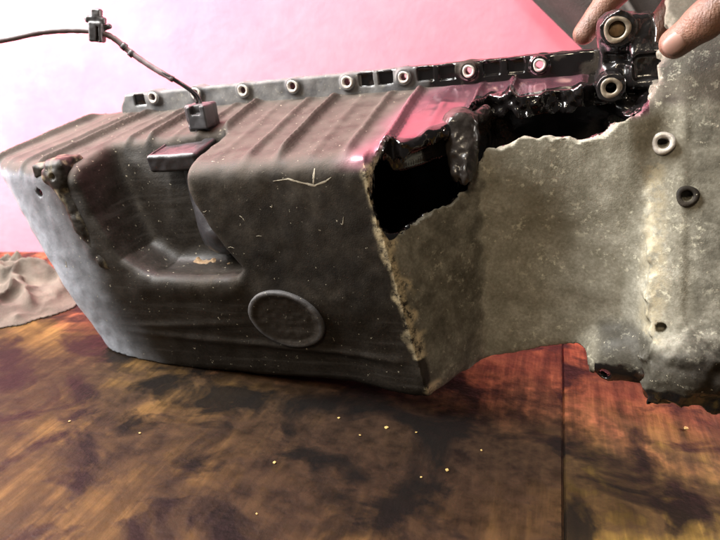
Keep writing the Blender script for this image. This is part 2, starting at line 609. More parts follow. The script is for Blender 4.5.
def body_pieces(P, nz=None):
    l, d, u = P
    top = (u - (0.2 + 0.186 * d) - rib_height(l, d)) * 0.985
    ub = -0.0055 + 0.19 * np.maximum(l - 0.273, 0) - 0.004 * sstep(0.15, 0.25, l)
    bot = ub - u
    left = (-(l + 0.118 + 0.50 * u - 0.0 * d) + 0.30 * np.maximum(d - 0.03, 0)) * 0.86
    fl = floor_depth(l, u)
    return top, bot, left, fl


def build_body(h):
    ax, P = grid((-0.232, -0.030, -0.050), (0.565, 0.186, 0.312), h)
    l, d, u = P
    n1 = lattice_noise_grid(ax, 0.045, 1)
    n2 = lattice_noise_grid(ax, 0.011, 2)
    n3 = lattice_noise_grid(ax, 0.0048, 3)
    top, bot, left, fl = body_pieces(P)
    gl = np.gradient(fl[:, 0, :], h, axis=0)
    gu = np.gradient(fl[:, 0, :], h, axis=1)
    front = (fl - d) / np.sqrt(1 + gl ** 2 + gu ** 2)[:, None, :]
    out = smax(front, top, 0.016)
    out = smax(out, bot, 0.014)
    out = smax(out, left, 0.024)
    out = smax(out, l - 0.425, 0.004)
    pk = pocket_sdf(P)
    out = smax(out, -pk, 0.007)
    # ridge left of the pocket, and the swelling under it
    out = smin(out, capsule(P, (-0.104, 0.022, 0.198), (-0.074, 0.012, 0.128), 0.0085, 0.007), 0.012)
    out = smin(out, capsule(P, (-0.074, 0.012, 0.128), (-0.030, 0.008, 0.092), 0.007, 0.006), 0.012)
    out = smin(out, capsule(P, (-0.030, 0.010, 0.092), (0.066, 0.006, 0.093), 0.008, 0.007), 0.014)
    # lobe at the lower right of the shallow end
    out = smin(out, ellipsoid(P, (0.398, 0.066, 0.006), (0.042, 0.026, 0.026)), 0.014)
    out = out + 0.0011 * n1 + 0.00045 * n2
    nb = out
    out = np.maximum(out, d - FD)
    # plate of the rear housing
    d3 = 0.020 + 0.35 * u
    pl = smax(np.abs(d - d3 - 0.006) * 0.944 - 0.006, np.maximum(0.4040 + 0.007 * sstep(0.215, 0.25, u) - l + 0.0045 * n2 + 0.0025 * n3, np.maximum(u - 0.295 - 0.002 * n2, -0.026 - u)), 0.005)
    lobe = smin(ellipsoid(P, (0.440, 0.034, 0.020), (0.036, 0.022, 0.030)), ellipsoid(P, (0.50, 0.024, 0.012), (0.045, 0.026, 0.030)), 0.01)
    thick = 0.0062 + 0.0125 * sstep(0.197, 0.212, l) * sstep(0.155, 0.185, u) * sstep(0.012, 0.028, d - fl)
    shell = np.maximum(out, -(nb + thick))
    # tear the hole
    ut = interp(ax[0], UT)[:, None, None]
    dt = interp(ax[0], DT)[:, None, None]
    jag = 0.0030 * n2 + 0.0028 * n3
    tear = np.maximum(ut - u + jag, (d - dt + jag * 0.8) * 1.0)
    tear = np.maximum(tear, 0.192 - l)
    tear = np.maximum(tear, l - 0.412)
    shell = np.maximum(shell, -tear)
    pl = smin(pl + 0.0009 * n1, lobe + 0.002 * n2 + 0.0008 * n3, 0.012)
    res = smin(shell, pl, 0.007)
    # ragged lower edge right of the sump
    lowl = ax[0][:, None, None]
    cut = interp(ax[0], [(0.2, -0.06), (0.24, -0.008), (0.28, -0.004), (0.352, 0.013), (0.3585, 0.012), (0.3615, -0.003), (0.39, -0.004), (0.425, -0.006), (0.445, -0.010), (0.56, -0.008)])[:, None, None]
    res = np.maximum(res, (cut + (0.0022 * n2 + 0.0014 * n3) * (1 + 1.1 * sstep(0.355, 0.37, l))) - u - 0 * lowl)
    # bolt holes in the plate and lobe
    for hl, hu, hr in ((0.4105, 0.185, 0.0040), (0.428, 0.146, 0.0042), (0.4125, 0.050, 0.004), (0.3735, 0.001, 0.0042)):
        hole = np.sqrt((l - hl) ** 2 + (u - hu) ** 2) - hr
        res = np.maximum(res, -np.maximum(hole, d - (0.029 + 0.35 * u) if hl > 0.4 else d - 0.058))
    # small blind hole on the left shoulder
    hole = np.sqrt((l + 0.1335) ** 2 + (u - 0.179) ** 2) - 0.0042
    res = np.maximum(res, -np.maximum(hole, d - 0.032))
    # nothing below the bench top
    z = (A0[2] + l * Lx[2] + d * Dx[2] + u * Ux[2])
    res = np.maximum(res, 0.0006 - z)
    V, Q, N = surface_nets(res, ax)
    # per-vertex data -------------------------------------------------
    pv = (V[:, 0], V[:, 1], V[:, 2])
    tp, bt, lf, flv = body_pieces(pv)
    fr = flv - V[:, 1]
    outer = np.maximum(np.maximum(fr * 0.8, tp), np.maximum(bt, lf))
    k1 = pnoise(V, 0.03, 5)
    k2 = pnoise(V, 0.009, 6)
    lv, dv, uv = pv
    inpocket = ((lv > -0.09) & (lv < 0.085) & (uv > 0.09) & (dv < 0.12))
    gi = [np.clip(np.rint((V[:, q] - ax[q][0]) / h).astype(int), 0, nb.shape[q] - 1) for q in range(3)]
    nbv = nb[gi[0], gi[1], gi[2]]
    interior = sstep(0.0026, 0.0042, -nbv) * (lv < 0.403)
    interior = np.maximum(interior, (N[:, 1] > 0.3) * 1.0 * (~inpocket) * (lv < 0.403))
    dtv = interp(lv, DT)
    utv = interp(lv, UT)
    # black oil along the torn rim of the ribbed wall
    rim = (tp > -0.012) * (dv > dtv - 0.012) * sstep(0.016, 0.002, dv - dtv + 0.006 * k1 + 0.003 * k2) * sstep(0.205, 0.222, lv) * (uv > 0.17) * (lv < 0.405)
    rim = np.maximum(rim, sstep(0.030, 0.010, np.hypot(lv - 0.405, uv - 0.235) + 0.004 * k2) * 0)
    rim = np.maximum(rim, sstep(0.006, 0.0005, np.abs(uv - utv) + 0.0025 * k2) * (lv > 0.20) * (lv < 0.226) * 1.0)
    rim = np.maximum(rim, sstep(0.40, 0.385, lv) * sstep(0.350, 0.365, lv) * (uv > 0.195) * (dv > 0.1))
    lobeoil = sstep(0.030, 0.012, np.hypot(lv - 0.466, uv - 0.004) + 0.008 * k2) * (lv > 0.43)
    lobeoil = np.maximum(lobeoil, 0.55 * sstep(0.055, 0.03, uv + 0.012 * k1) * sstep(0.355, 0.375, lv))
    lobeoil = np.maximum(lobeoil, sstep(0.0035, 0.002, uv - interp(lv, [(0.355, 0.0), (0.3615, -0.003), (0.39, -0.004), (0.425, -0.006), (0.445, -0.010), (0.56, -0.008)])) * (lv > 0.362) * 0.8)
    oil = np.clip(np.maximum(interior, rim), 0, 1)
    l0 = 0.2325 - 0.171 * uv
    bare = sstep(0.0, 0.006, lv - l0 + 0.002 * k2) * (1 - 0.5 * sstep(0.408, 0.44, lv + 0.006 * k1)) * (1 - 0.5 * sstep(0.06, 0.03, uv) * sstep(0.35, 0.38, lv))
    bare = bare * (1 - 0.50 * sstep(0.004, -0.006, lv - 0.273 - 0.035 * uv + 0.004 * k2) * (dv < 0.09))  # greyer ramp wall, its weaker light also put into the colour
    topness = sstep(-0.012, -0.003, tp) * sstep(-0.2, 0.5, N[:, 2])
    bare = bare * (1 - topness * (lv < 0.4))
    film_reflection = topness * sstep(0.190, 0.235, lv - 0.25 * (dv - 0.1) + 0.012 * k1) * (lv < 0.4)
    dust = topness * (1 - film_reflection)
    grey = sstep(-0.055, -0.105, lv + 0.35 * (uv - 0.19) * 0 + 0.012 * k1 + 0.32 * (uv - 0.1)) * (1 - topness)  # mask of the painted window sheen
    grey = grey * (0.42 + 0.58 * sstep(-0.055, -0.012, lf + 0.006 * k1))
    wear = sstep(0.010, 0.002, np.abs(lv - l0 - 0.001 + 0.005 * k2) * (1.3 + 0.5 * k1)) * (uv > 0.03) * (uv < 0.195) * sstep(0.045, 0.02, dv)
    wear = np.maximum(wear, sstep(0.012, 0.003, np.hypot(lv - 0.205, uv - 0.19)) * 0.9)
    wear = np.maximum(wear, 0.40 * sstep(0.012, 0.002, np.abs(lv - 0.406 + 0.003 * k1)) * (uv < 0.17) * (uv > 0.04) * (dv < 0.08))
    wear = np.maximum(wear, 0.8 * sstep(0.008, 0.003, np.hypot(lv - 0.236, uv - 0.0)))
    wear = np.maximum(wear, 0.9 * sstep(0.0085, 0.0055, np.hypot(lv - 0.4105, uv - 0.185)) * (dv < 0.10) * 0)
    wear = wear * (1 - oil)
    soak = np.maximum(sstep(0.105, 0.06, uv + 0.02 * k1) * sstep(0.25, 0.2, lv), 1.15 * inpocket * (dv > flv + 0.006))
    soak = np.maximum(soak, 0.7 * sstep(0.09, -0.02, lv + 0.02 * k1) * (uv < 0.2))
    soak = soak * (1 - topness) * (1 - grey)
    soak = np.maximum(soak, 1.2 * lobeoil)
    oil = np.maximum(oil, 0.62 * sstep(0.016, 0.004, uv + 0.006 * k2) * (lv > 0.365))
    attrs = dict(soak=soak, oil=oil, bare=bare, film_reflection=film_reflection, dust=dust, grey=grey, wear=wear)
    F = V[Q].mean(1)
    fN = N[Q].mean(1)
    ft, fb, fl_, ffl = body_pieces((F[:, 0], F[:, 1], F[:, 2]))
    part = np.zeros(len(Q), int)                                            # sump_floor
    topf = (ft > -0.010) & (ft > (ffl - F[:, 1])) & (ft > fl_)
    part[(fl_ > -0.008) & (fl_ > ft)] = 1                                   # end_wall
    right = F[:, 0] > (0.2325 - 0.171 * F[:, 2])
    part[right & (F[:, 0] < 0.407)] = 2                                     # shallow_floor
    part[topf & (F[:, 0] < 0.405)] = 3                                      # side_wall
    part[F[:, 0] >= 0.407] = 4                                              # housing_plate
    pkf = (F[:, 0] > -0.088) & (F[:, 0] < 0.082) & (F[:, 2] > 0.094) & (F[:, 1] > floor_depth(F[:, 0], F[:, 2]) + 0.008) & (ft < -0.004) & (part == 0) & (F[:, 1] < 0.115)
    part[pkf] = 5                                                           # sensor_recess
    return split_parts(V, Q, N, part, ['sump_floor', 'end_wall', 'shallow_floor', 'side_wall', 'housing_plate', 'sensor_recess'], attrs)


H = 0.0016
LABELS = {'sump_floor': 'grimy brown underside of the deep sump', 'shallow_floor': 'pale bare aluminium floor with torn upper edge',
          'side_wall': 'ribbed dusty side wall, wet with oil at its torn end', 'housing_plate': 'flat pale plate with bolt holes'}
for nm, me in build_body(H).items():
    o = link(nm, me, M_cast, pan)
    if nm in LABELS: o['label'] = LABELS[nm]

# flange -----------------------------------------------------------
HOLES = [(-0.0887, 0.2449), (-0.0348, 0.245), (0.022, 0.2436), (0.0782, 0.2431), (0.1366, 0.2422), (0.1936, 0.242), (0.2548, 0.2421), (0.3172, 0.2418)]


def build_flange(h):
    ax, P = grid((-0.16, 0.150, 0.195), (0.385, 0.186, 0.268), h)
    l, d, u = P
    n2 = lattice_noise_grid(ax, 0.008, 12)
    f = rbox(P, (0.12, 0.172, 0.235), (0.250, 0.0085, 0.0155), 0.003)
    f = smin(f, capsule(P, (-0.122, 0.172, 0.232), (-0.118, 0.172, 0.16), 0.016) + 0 * d, 0.004)
    f = np.maximum(f, np.abs(d - 0.172) - 0.0085)
    for i, (hl, hu) in enumerate(HOLES):
        f = smin(f, cyl_d(P, hl, hu, 0.1605, 0.179, 0.0076), 0.004)
    for i in range(len(HOLES) - 1):
        a, b = HOLES[i], HOLES[i + 1]
        if i >= 4:
            for t in (0.33, 0.67):
                f = smax(f, -rbox(P, (a[0] + (b[0] - a[0]) * t, 0.160, 0.2425), (0.0075, 0.0065, 0.0062), 0.001), 0.001)
    f = smax(f, -rbox(P, (-0.109, 0.160, 0.243), (0.007, 0.006, 0.006), 0.001), 0.001)
    for hl, hu in HOLES:
        f = np.maximum(f, -cyl_d(P, hl, hu, 0.10, 0.20, 0.0040))
    f = f + 0.0005 * n2
    V, Q, N = surface_nets(f, ax)
    k = pnoise(V, 0.012, 8)
    dark = sstep(0.17, 0.225, V[:, 0] + 0.02 * k)
    z = np.zeros(len(V))
    oil = np.maximum(dark * (0.60 + 0.35 * k), sstep(0.0625, 0.064, V[:, 1] - 0.1 + 0 * k) * (N[:, 1] < -0.5) * 0.75 * ((V[:, 1] > 0.1642) & (V[:, 1] < 0.1672)) * ((V[:, 0] < -0.095) | (V[:, 0] > 0.15)))
    return np_mesh('mating_flange', V, Q, N, dict(soak=z, oil=oil, bare=(1 - dark) * 0.35, film_reflection=z, dust=(1 - dark) * 0.5, grey=(1 - dark) * 0.35, wear=z))


flange = link('mating_flange', build_flange(0.0009), M_cast, pan)
bm = bmesh.new()


def ring_mesh(r0, r1, th, seg=28):
    """chamfered ring round an axis along d, front face at d=0"""
    bm = bmesh.new()
    prof = [(r0, th), (r0, 0.0006), (r0 + 0.0008, 0.0), (r1 - 0.001, -0.0002), (r1, 0.0008), (r1, th)]
    rows = []
    for i in range(seg):
        a = 2 * math.pi * i / seg
        wob = 1 + 0.05 * math.sin(3 * a + 1)
        rows.append([bm.verts.new((math.cos(a) * r * (wob if j > 2 else 1), dd, math.sin(a) * r * (wob if j > 2 else 1))) for j, (r, dd) in enumerate(prof)])
    for i in range(seg):
        A, B = rows[i], rows[(i + 1) % seg]
        for j in range(len(prof) - 1):
            bm.faces.new((A[j], B[j], B[j + 1], A[j + 1]))
    bmesh.ops.recalc_face_normals(bm, faces=bm.faces[:])
    return bm


ring_me = None
for i, (hl, hu) in enumerate(HOLES):
    if i > 6: r = 1
    if ring_me is None:
        o = from_bm('bolt_hole_rim', ring_mesh(0.0036, 0.0062, 0.004), M_ring, flange)
        ring_me = o.data
    else:
        o = link('bolt_hole_rim', ring_me, None, flange)
    o.location = (hl, 0.1596, hu)
    if i >= 5: o.scale = (0.92, 1, 0.92)

# rims of the two bolt holes in the housing plate
for nm, hl, hu, s, m in (('bolt_hole_rim', 0.4105, 0.185, 1.0, M_ring), ('bolt_hole_rim', 0.428, 0.146, 0.95, M_cast)):
    o = from_bm(nm, ring_mesh(0.0044, 0.0084, 0.010), m, pan)
    o.location = (hl, 0.0197 + 0.35 * hu - (0.0070 if s == 1.0 else 0.0030), hu)
    o.rotation_euler = (-math.atan(0.35), 0, 0)
    o.scale = (s, 1, s)


# end lug with two bolt bosses ------------------------------------
def build_lug(h):
    ax, P = grid((0.345, 0.108, 0.19), (0.432, 0.186, 0.300), h)
    l, d, u = P
    n1 = lattice_noise_grid(ax, 0.012, 21)
    n2 = lattice_noise_grid(ax, 0.005, 22)
    f = cyl_d(P, 0.378, 0.266, 0.128, 0.178, 0.0138)
    f = smin(f, cyl_d(P, 0.3742, 0.2235, 0.112, 0.178, 0.0112), 0.005)
    web = rbox(P, (0.381, 0.160, 0.243), (0.016, 0.018, 0.034), 0.008)
    f = smin(f, web, 0.006)
    f = smin(f, rbox(P, (0.3975, 0.152, 0.262), (0.0085, 0.022, 0.0135), 0.004), 0.005)
    f = smin(f, rbox(P, (0.401, 0.147, 0.234), (0.014, 0.020, 0.017), 0.006), 0.005)
    f = smin(f, capsule(P, (0.372, 0.150, 0.208), (0.395, 0.138, 0.198), 0.008), 0.008)
    f = smax(f, -rbox(P, (0.402, 0.126, 0.236), (0.010, 0.007, 0.009), 0.003), 0.003)
    f = smax(f, -rbox(P, (0.3795, 0.136, 0.2435), (0.009, 0.010, 0.004), 0.002), 0.003)
    f = smax(f, -cyl_d(P, 0.378, 0.266, 0.12, 0.150, 0.0068), 0.0015)
    f = smax(f, -cyl_d(P, 0.3742, 0.2235, 0.10, 0.135, 0.0042), 0.0015)
    f = f + 0.0014 * n1 + 0.0006 * n2
    V, Q, N = surface_nets(f, ax)
    return np_mesh('mounting_lug', V, Q, N)


lug = link('mounting_lug', build_lug(0.0011), M_black, pan)
lug['label'] = 'oil-black end lug with two bolt bosses'
for hl, hu, r0, r1, dd in ((0.378, 0.266, 0.0064, 0.0102, 0.1272), (0.3742, 0.2235, 0.0042, 0.0082, 0.1112)):
    o = from_bm('boss_rim', ring_mesh(r0, r1, 0.004), M_boss, lug)
    o.location = (hl, dd, hu)
bm = bmesh.new()
bmesh.ops.create_cone(bm, cap_ends=True, segments=20, radius1=0.0066, radius2=0.0058, depth=0.01)
bmesh.ops.rotate(bm, verts=bm.verts[:], matrix=Matrix.Rotation(math.pi / 2, 3, 'X'))
o = from_bm('dowel', bm, M_rust, lug)
o.location = (0.378, 0.1365, 0.266)


# inside: added black plate, keeps the hole dark and blocks light from behind ------
def build_dark_plate():
    bm = bmesh.new()
    nl, nu = 60, 30
    vs = []
    for i in range(nl):
        for j in range(nu):
            l = -0.10 + 0.53 * i / (nl - 1)
            u = 0.01 + 0.215 * j / (nu - 1)
            dd = 0.158 + 0.003 * math.sin(l * 90) * math.sin(u * 60)
            vs.append(bm.verts.new((l, dd, u)))
    for i in range(nl - 1):
        for j in range(nu - 1):
            bm.faces.new((vs[i * nu + j], vs[(i + 1) * nu + j], vs[(i + 1) * nu + j + 1], vs[i * nu + j + 1]))
    r = bmesh.ops.extrude_face_region(bm, geom=bm.faces[:])
    for v in r['geom']:
        if isinstance(v, bmesh.types.BMVert): v.co.y += 0.003
    bmesh.ops.recalc_face_normals(bm, faces=bm.faces[:])
    return bm


from_bm('added_dark_plate', build_dark_plate(), M_black, pan)


# broken stiffening rib hanging at the tear -----------------------
def build_tab(h):
    ax, P = grid((0.205, 0.00, 0.125), (0.30, 0.13, 0.235), h)
    l, d, u = P
    n1 = lattice_noise_grid(ax, 0.010, 31)
    n2 = lattice_noise_grid(ax, 0.004, 32)
    f = smax(capsule(P, (0.259, 0.076, 0.206), (0.263, 0.058, 0.172), 0.0160, 0.0100), -capsule(P, (0.259, 0.100, 0.206), (0.263, 0.084, 0.160), 0.020), 0.006)
    f = smin(f, capsule(P, (0.259, 0.074, 0.205), (0.276, 0.108, 0.212), 0.009, 0.006), 0.006)
    f = smax(f, -ellipsoid(P, (0.262, 0.046, 0.181), (0.0045, 0.008, 0.014)), 0.006)
    f = smax(f, 0.1665 + 0.004 * n2 - u, 0.002)
    f = f + 0.0018 * n1 + 0.0006 * n2
    V, Q, N = surface_nets(f, ax)
    return np_mesh('broken_rib', V, Q, N)


o = link('broken_rib', build_tab(0.0012), M_wet, pan)


# drain boss on the sump floor ------------------------------------
def build_drain(h):
    ax, P = grid((0.065, -0.03, 0.02), (0.165, 0.03, 0.11), h)
    l, d, u = P
    n1 = lattice_noise_grid(ax, 0.012, 41)
    n2 = lattice_noise_grid(ax, 0.0045, 42)
    ca, sa = math.cos(-0.30), math.sin(-0.30)
    x = (l - 0.113) * ca + (u - 0.0635) * sa
    y = -(l - 0.113) * sa + (u - 0.0635) * ca
    rr = np.sqrt((x / 0.0335) ** 2 + (y / 0.0262) ** 2)
    rad = (rr - 1) * 0.029
    fd = floor_depth(0.113, 0.0635) + 0.12 * (0.0635 - u)
    ring = np.sqrt((rad + 0.001) ** 2 + ((d - fd + 0.001)) ** 2) - 0.0024
    base = np.maximum(rad, np.abs(d - fd - 0.004) - 0.0066 + 0.0002 * n2)
    f = smin(ring, base, 0.004) + 0.0004 * n1 + 0.00015 * n2
    V, Q, N = surface_nets(f, ax)
    z = np.zeros(len(V))
    X = (V[:, 0] - 0.113) * ca + (V[:, 2] - 0.0635) * sa
    Y = -(V[:, 0] - 0.113) * sa + (V[:, 2] - 0.0635) * ca
    r2 = np.sqrt((X / 0.0335) ** 2 + (Y / 0.0262) ** 2)
    return np_mesh('drain_boss', V, Q, N, dict(soak=1.0 * (r2 < 0.9), oil=z, bare=z, film_reflection=z, dust=0.12 + 0.15 * sstep(0.85, 0.95, r2), grey=0.16 * sstep(0.9, 1.0, r2), wear=z))


link('drain_boss', build_drain(0.001), M_cast, pan)


# lug lump on the left shoulder -----------------------------------
def build_shoulder(h):
    ax, P = grid((-0.15, -0.015, 0.07), (-0.015, 0.06, 0.23), h)
    l, d, u = P
    n1 = lattice_noise_grid(ax, 0.009, 51)
    n2 = lattice_noise_grid(ax, 0.004, 52)
    f = rbox(P, (-0.100, 0.020, 0.200), (0.013, 0.016, 0.011), 0.005)
    f = smin(f, rbox(P, (-0.122, 0.030, 0.199), (0.013, 0.014, 0.0075), 0.005), 0.008)
    f = smin(f, capsule(P, (-0.097, 0.012, 0.196), (-0.083, 0.007, 0.150), 0.0100, 0.0075), 0.010)
    f = smin(f, capsule(P, (-0.083, 0.007, 0.150), (-0.066, 0.006, 0.115), 0.0075, 0.0068), 0.008)
    f = smin(f, capsule(P, (-0.066, 0.006, 0.115), (-0.030, 0.004, 0.089), 0.0068, 0.0058), 0.008)
    f = smax(f, -rbox(P, (-0.112, 0.008, 0.211), (0.003, 0.012, 0.006), 0.002), 0.006)
    f = smax(f, -ellipsoid(P, (-0.096, -0.001, 0.197), (0.0035, 0.006, 0.0035)), 0.002)
    f = f + 0.0009 * n1 + 0.0004 * n2
    V, Q, N = surface_nets(f, ax)
    z = np.zeros(len(V))
    return np_mesh('shoulder_lug', V, Q, N, dict(soak=z + 0.75, oil=z + 0.10, bare=z, film_reflection=z, dust=z, grey=z, wear=0.5 * pnoise(V, 0.006, 9)))


link('shoulder_lug', build_shoulder(0.001), M_cast, pan)


# scratches on the sump floor -------------------------------------
def scratch(pts, wd, name='scratch'):
    bm = bmesh.new()
    prev = None
    n = len(pts)
    dense = []
    for i in range(n - 1):
        for k in range(6):
            t = k / 6
            dense.append((pts[i][0] + (pts[i + 1][0] - pts[i][0]) * t, pts[i][1] + (pts[i + 1][1] - pts[i][1]) * t))
    dense.append(pts[-1])
    m = len(dense)
    for i, (l, u) in enumerate(dense):
        e = wd * (0.35 + 0.65 * math.sin(math.pi * min(1, (i + 0.6) / m))) * random.uniform(0.6, 1.25)
        a = dense[min(i + 1, m - 1)]
        b = dense[max(i - 1, 0)]
        tx, ty = a[0] - b[0], a[1] - b[1]
        q = math.hypot(tx, ty) or 1
        nx, ny = -ty / q * e, tx / q * e
        dd = surf_d(l, u)
        row = [bm.verts.new((l - nx, dd + 0.0003, u - ny)), bm.verts.new((l, dd - 0.00025, u)), bm.verts.new((l + nx, dd + 0.0003, u + ny))]
        if prev:
            for j in (0, 1): bm.faces.new((prev[j], row[j], row[j + 1], prev[j + 1]))
        prev = row
    bmesh.ops.recalc_face_normals(bm, faces=bm.faces[:])
    return from_bm(name, bm, M_chip, pan)


bpy.context.view_layer.update()
from mathutils.bvhtree import BVHTree
_sf = bpy.data.objects['sump_floor'].data
_sw = bpy.data.objects['side_wall'].data
_vs = [v.co.copy() for v in _sf.vertices] + [v.co.copy() for v in _sw.vertices]
_n = len(_sf.vertices)
_ps = [tuple(p.vertices) for p in _sf.polygons] + [tuple(i + _n for i in p.vertices) for p in _sw.polygons]
_bvh = BVHTree.FromPolygons(_vs, _ps)


def surf_d(l, u):
    h = _bvh.ray_cast(Vector((l, -0.1, u)), Vector((0, 1, 0)))
    return h[0].y if h[0] else 0.0


scratch([(0.122, 0.1855), (0.136, 0.1868), (0.147, 0.1835), (0.157, 0.181), (0.167, 0.184), (0.172, 0.187)], 0.0018)
scratch([(0.1565, 0.182), (0.1575, 0.188), (0.1585, 0.194)], 0.0017)
for l, u, dl, du, wd in ((0.053, 0.162, .004, -.001, .0006), (0.087, 0.158, .004, -.004, .0008), (0.070, 0.130, .006, .0005, .0005), (0.099, 0.140, .005, .0, .0006),
                         (0.116, 0.165, .002, -.003, .0009), (-0.128, 0.105, .004, -.004, .0012), (0.175, 0.150, .003, -.003, .0007)):
    scratch([(l, u), (l + dl * .5, u + du * .5 + 0.0004), (l + dl, u + du * random.uniform(-2, 3))], wd)


# ------------------------------------------------------------------ oil level sensor, connector and cable
def tube(name, pts, r, mat, parent=None, seg=10, res=8, wob=0.0):
    P = [Vector(p) for p in pts]
    dense = []
    for i in range(len(P) - 1):
        p0 = P[max(i - 1, 0)]
        p1, p2 = P[i], P[i + 1]
        p3 = P[min(i + 2, len(P) - 1)]
        for k in range(res):
            t = k / res
            dense.append(0.5 * ((2 * p1) + (-p0 + p2) * t + (2 * p0 - 5 * p1 + 4 * p2 - p3) * t * t + (-p0 + 3 * p1 - 3 * p2 + p3) * t ** 3))
    dense.append(P[-1])
    bm = bmesh.new()
    rows = []
    up = Vector((0, 1, 0.2))
    for i, c in enumerate(dense):
        t = (dense[min(i + 1, len(dense) - 1)] - dense[max(i - 1, 0)]).normalized()
        x = t.cross(up).normalized()
        y = t.cross(x)
        rr = r * (1 + wob * math.sin(i * 1.7) * 0.5 + wob * random.uniform(-.5, .5))
        rows.append([bm.verts.new(c + (x * math.cos(a) + y * math.sin(a)) * rr) for a in [2 * math.pi * k / seg for k in range(seg)]])
    for i in range(len(rows) - 1):
        for k in range(seg):
            bm.faces.new((rows[i][k], rows[i][(k + 1) % seg], rows[i + 1][(k + 1) % seg], rows[i + 1][k]))
    bm.faces.new(rows[0][::-1])
    bm.faces.new(rows[-1])
    bmesh.ops.recalc_face_normals(bm, faces=bm.faces[:])
    return from_bm(name, bm, mat, parent)


def sdf_part(name, lo, hi, h, fn, mat, parent, attrs=None):
    ax, P = grid(lo, hi, h)
    V, Q, N = surface_nets(fn(P, ax), ax)
    return link(name, np_mesh(name, V, Q, N, attrs(V, N) if attrs else None), mat, parent)


sensor = empty('level_sensor')
sensor.matrix_world = PAN @ Matrix.Translation((0.0, 0.06, 0.198)) @ Matrix.Rotation(0.16, 4, 'X')
tag(sensor, 'dark plastic oil level sensor set into the recess of the oil pan', 'sensor')


def s_body(P, ax):
    l, d, u = P
    f = rbox(P, (0.002, 0.012, 0.0), (0.0265, 0.030, 0.0085), 0.0035)
    f = smax(f, -rbox(P, (-0.002, 0.010, 0.0095), (0.019, 0.023, 0.0030), 0.001), 0.001)
    return f + 0.0004 * lattice_noise_grid(ax, 0.006, 61)


sdf_part('housing', (-0.035, -0.03, -0.02), (0.04, 0.055, 0.02), 0.001, s_body, M_plastic, sensor)


def s_cone(P, ax):
    l, d, u = P
    f = capsule(P, (0.022, 0.004, -0.020), (0.040, -0.016, -0.066), 0.022, 0.027)
    f = smax(f, -(u + 0.088), 0.004)
    return f + 0.0005 * lattice_noise_grid(ax, 0.008, 62)


sdf_part('probe_body', (-0.01, -0.06, -0.10), (0.08, 0.045, 0.02), 0.0012, s_cone, M_plastic, sensor)


def s_res(P, ax):
    f = capsule(P, (0.036, -0.034, -0.103), (0.074, -0.040, -0.103), 0.006, 0.009)
    f = smin(f, capsule(P, (-0.002, -0.030, -0.101), (0.020, -0.028, -0.100), 0.007, 0.006), 0.006)
    return f + 0.002 * lattice_noise_grid(ax, 0.006, 63) + 0.001 * lattice_noise_grid(ax, 0.003, 64)


sdf_part('caked_residue', (-0.02, -0.06, -0.115), (0.095, -0.01, -0.07), 0.001, s_res, M_rust, sensor)

harness = empty('sensor_cable')
harness.matrix_world = PAN @ Matrix.Translation((0.0095, 0.092, 0.203))
tag(harness, 'thin dark sensor cable with clip and plug rising over the oil pan', 'cable')


def plug(P, ax):
    l, d, u = P
    f = rbox(P, (0.0, 0.004, 0.014), (0.0115, 0.010, 0.0155), 0.002)
    f = smin(f, rbox(P, (0.0035, -0.004, 0.0205), (0.0095, 0.008, 0.0085), 0.0015), 0.001)
    f = smax(f, -rbox(P, (0.003, -0.014, 0.028), (0.0045, 0.008, 0.005), 0.001), 0.001)
    for k in range(3):
        f = smax(f, -rbox(P, (-0.010 + 0.0, -0.0065, 0.004 + k * 0.006), (0.006, 0.0018, 0.0012), 0.0005), 0.0008)
    return f + 0.0003 * lattice_noise_grid(ax, 0.005, 71)


sdf_part('plug', (-0.02, -0.02, -0.01), (0.02, 0.02, 0.038), 0.0008, plug, M_conn, harness).scale = (1.05, 1.05, 1.28)
inv = (PAN @ Matrix.Translation((0.0095, 0.092, 0.203))).inverted()


def wl(p): return inv @ Vector(p)


base = PAN @ Vector((0.0095, 0.094, 0.240))
cab = [base, base + Vector((-0.004, 0.0, 0.010)), (-0.170, 0.592, 0.269), (-0.190, 0.596, 0.280), (-0.209, 0.600, 0.2925), (-0.222, 0.600, 0.304), (-0.236, 0.600, 0.3095), (-0.262, 0.601, 0.311),
       (-0.290, 0.602, 0.309), (-0.327, 0.604, 0.3025), (-0.37, 0.607, 0.300), (-0.43, 0.61, 0.305)]
tube('sheath', [wl(p) for p in cab[2:]], 0.0026, M_cable, harness, wob=0.10)
for k, off in enumerate(((0.0016, 0, 0), (-0.0014, 0.001, 0.0006))):
    q = [wl(Vector(p) + Vector(off) * (1.3 if i < 2 else 1)) for i, p in enumerate(cab[:5])]
    tube('wire', q, 0.0015, M_plastic, harness)
for p, s in (((-0.2155, 0.600, 0.2985), 0.0034), ((-0.2095, 0.600, 0.2925), 0.0034)):
    a, b = Vector(p), Vector(p) + Vector((0.0030, 0, -0.0026))
    tube('tape_band', [wl(a), wl(b)], s, M_conn, harness, seg=12, res=2)


def clip(P, ax):
    f = rbox(P, (0, 0, 0), (0.006, 0.006, 0.0085), 0.002)
    f = smin(f, rbox(P, (-0.0005, 0, 0.010), (0.0085, 0.004, 0.0028), 0.0015), 0.001)
    f = smin(f, rbox(P, (0.0, 0, 0.0155), (0.0042, 0.004, 0.0040), 0.0018), 0.0015)
    f = smin(f, capsule(P, (0.005, 0, 0.003), (0.0105, 0, 0.0062), 0.0024), 0.001)
    f = smin(f, capsule(P, (-0.005, 0, 0.008), (-0.0095, 0, 0.0105), 0.0020), 0.001)
    f = smax(f, -rbox(P, (0.0025, -0.006, -0.001), (0.0010, 0.003, 0.006), 0.0004), 0.0005)
    return f + 0.0006 * lattice_noise_grid(ax, 0.004, 81)


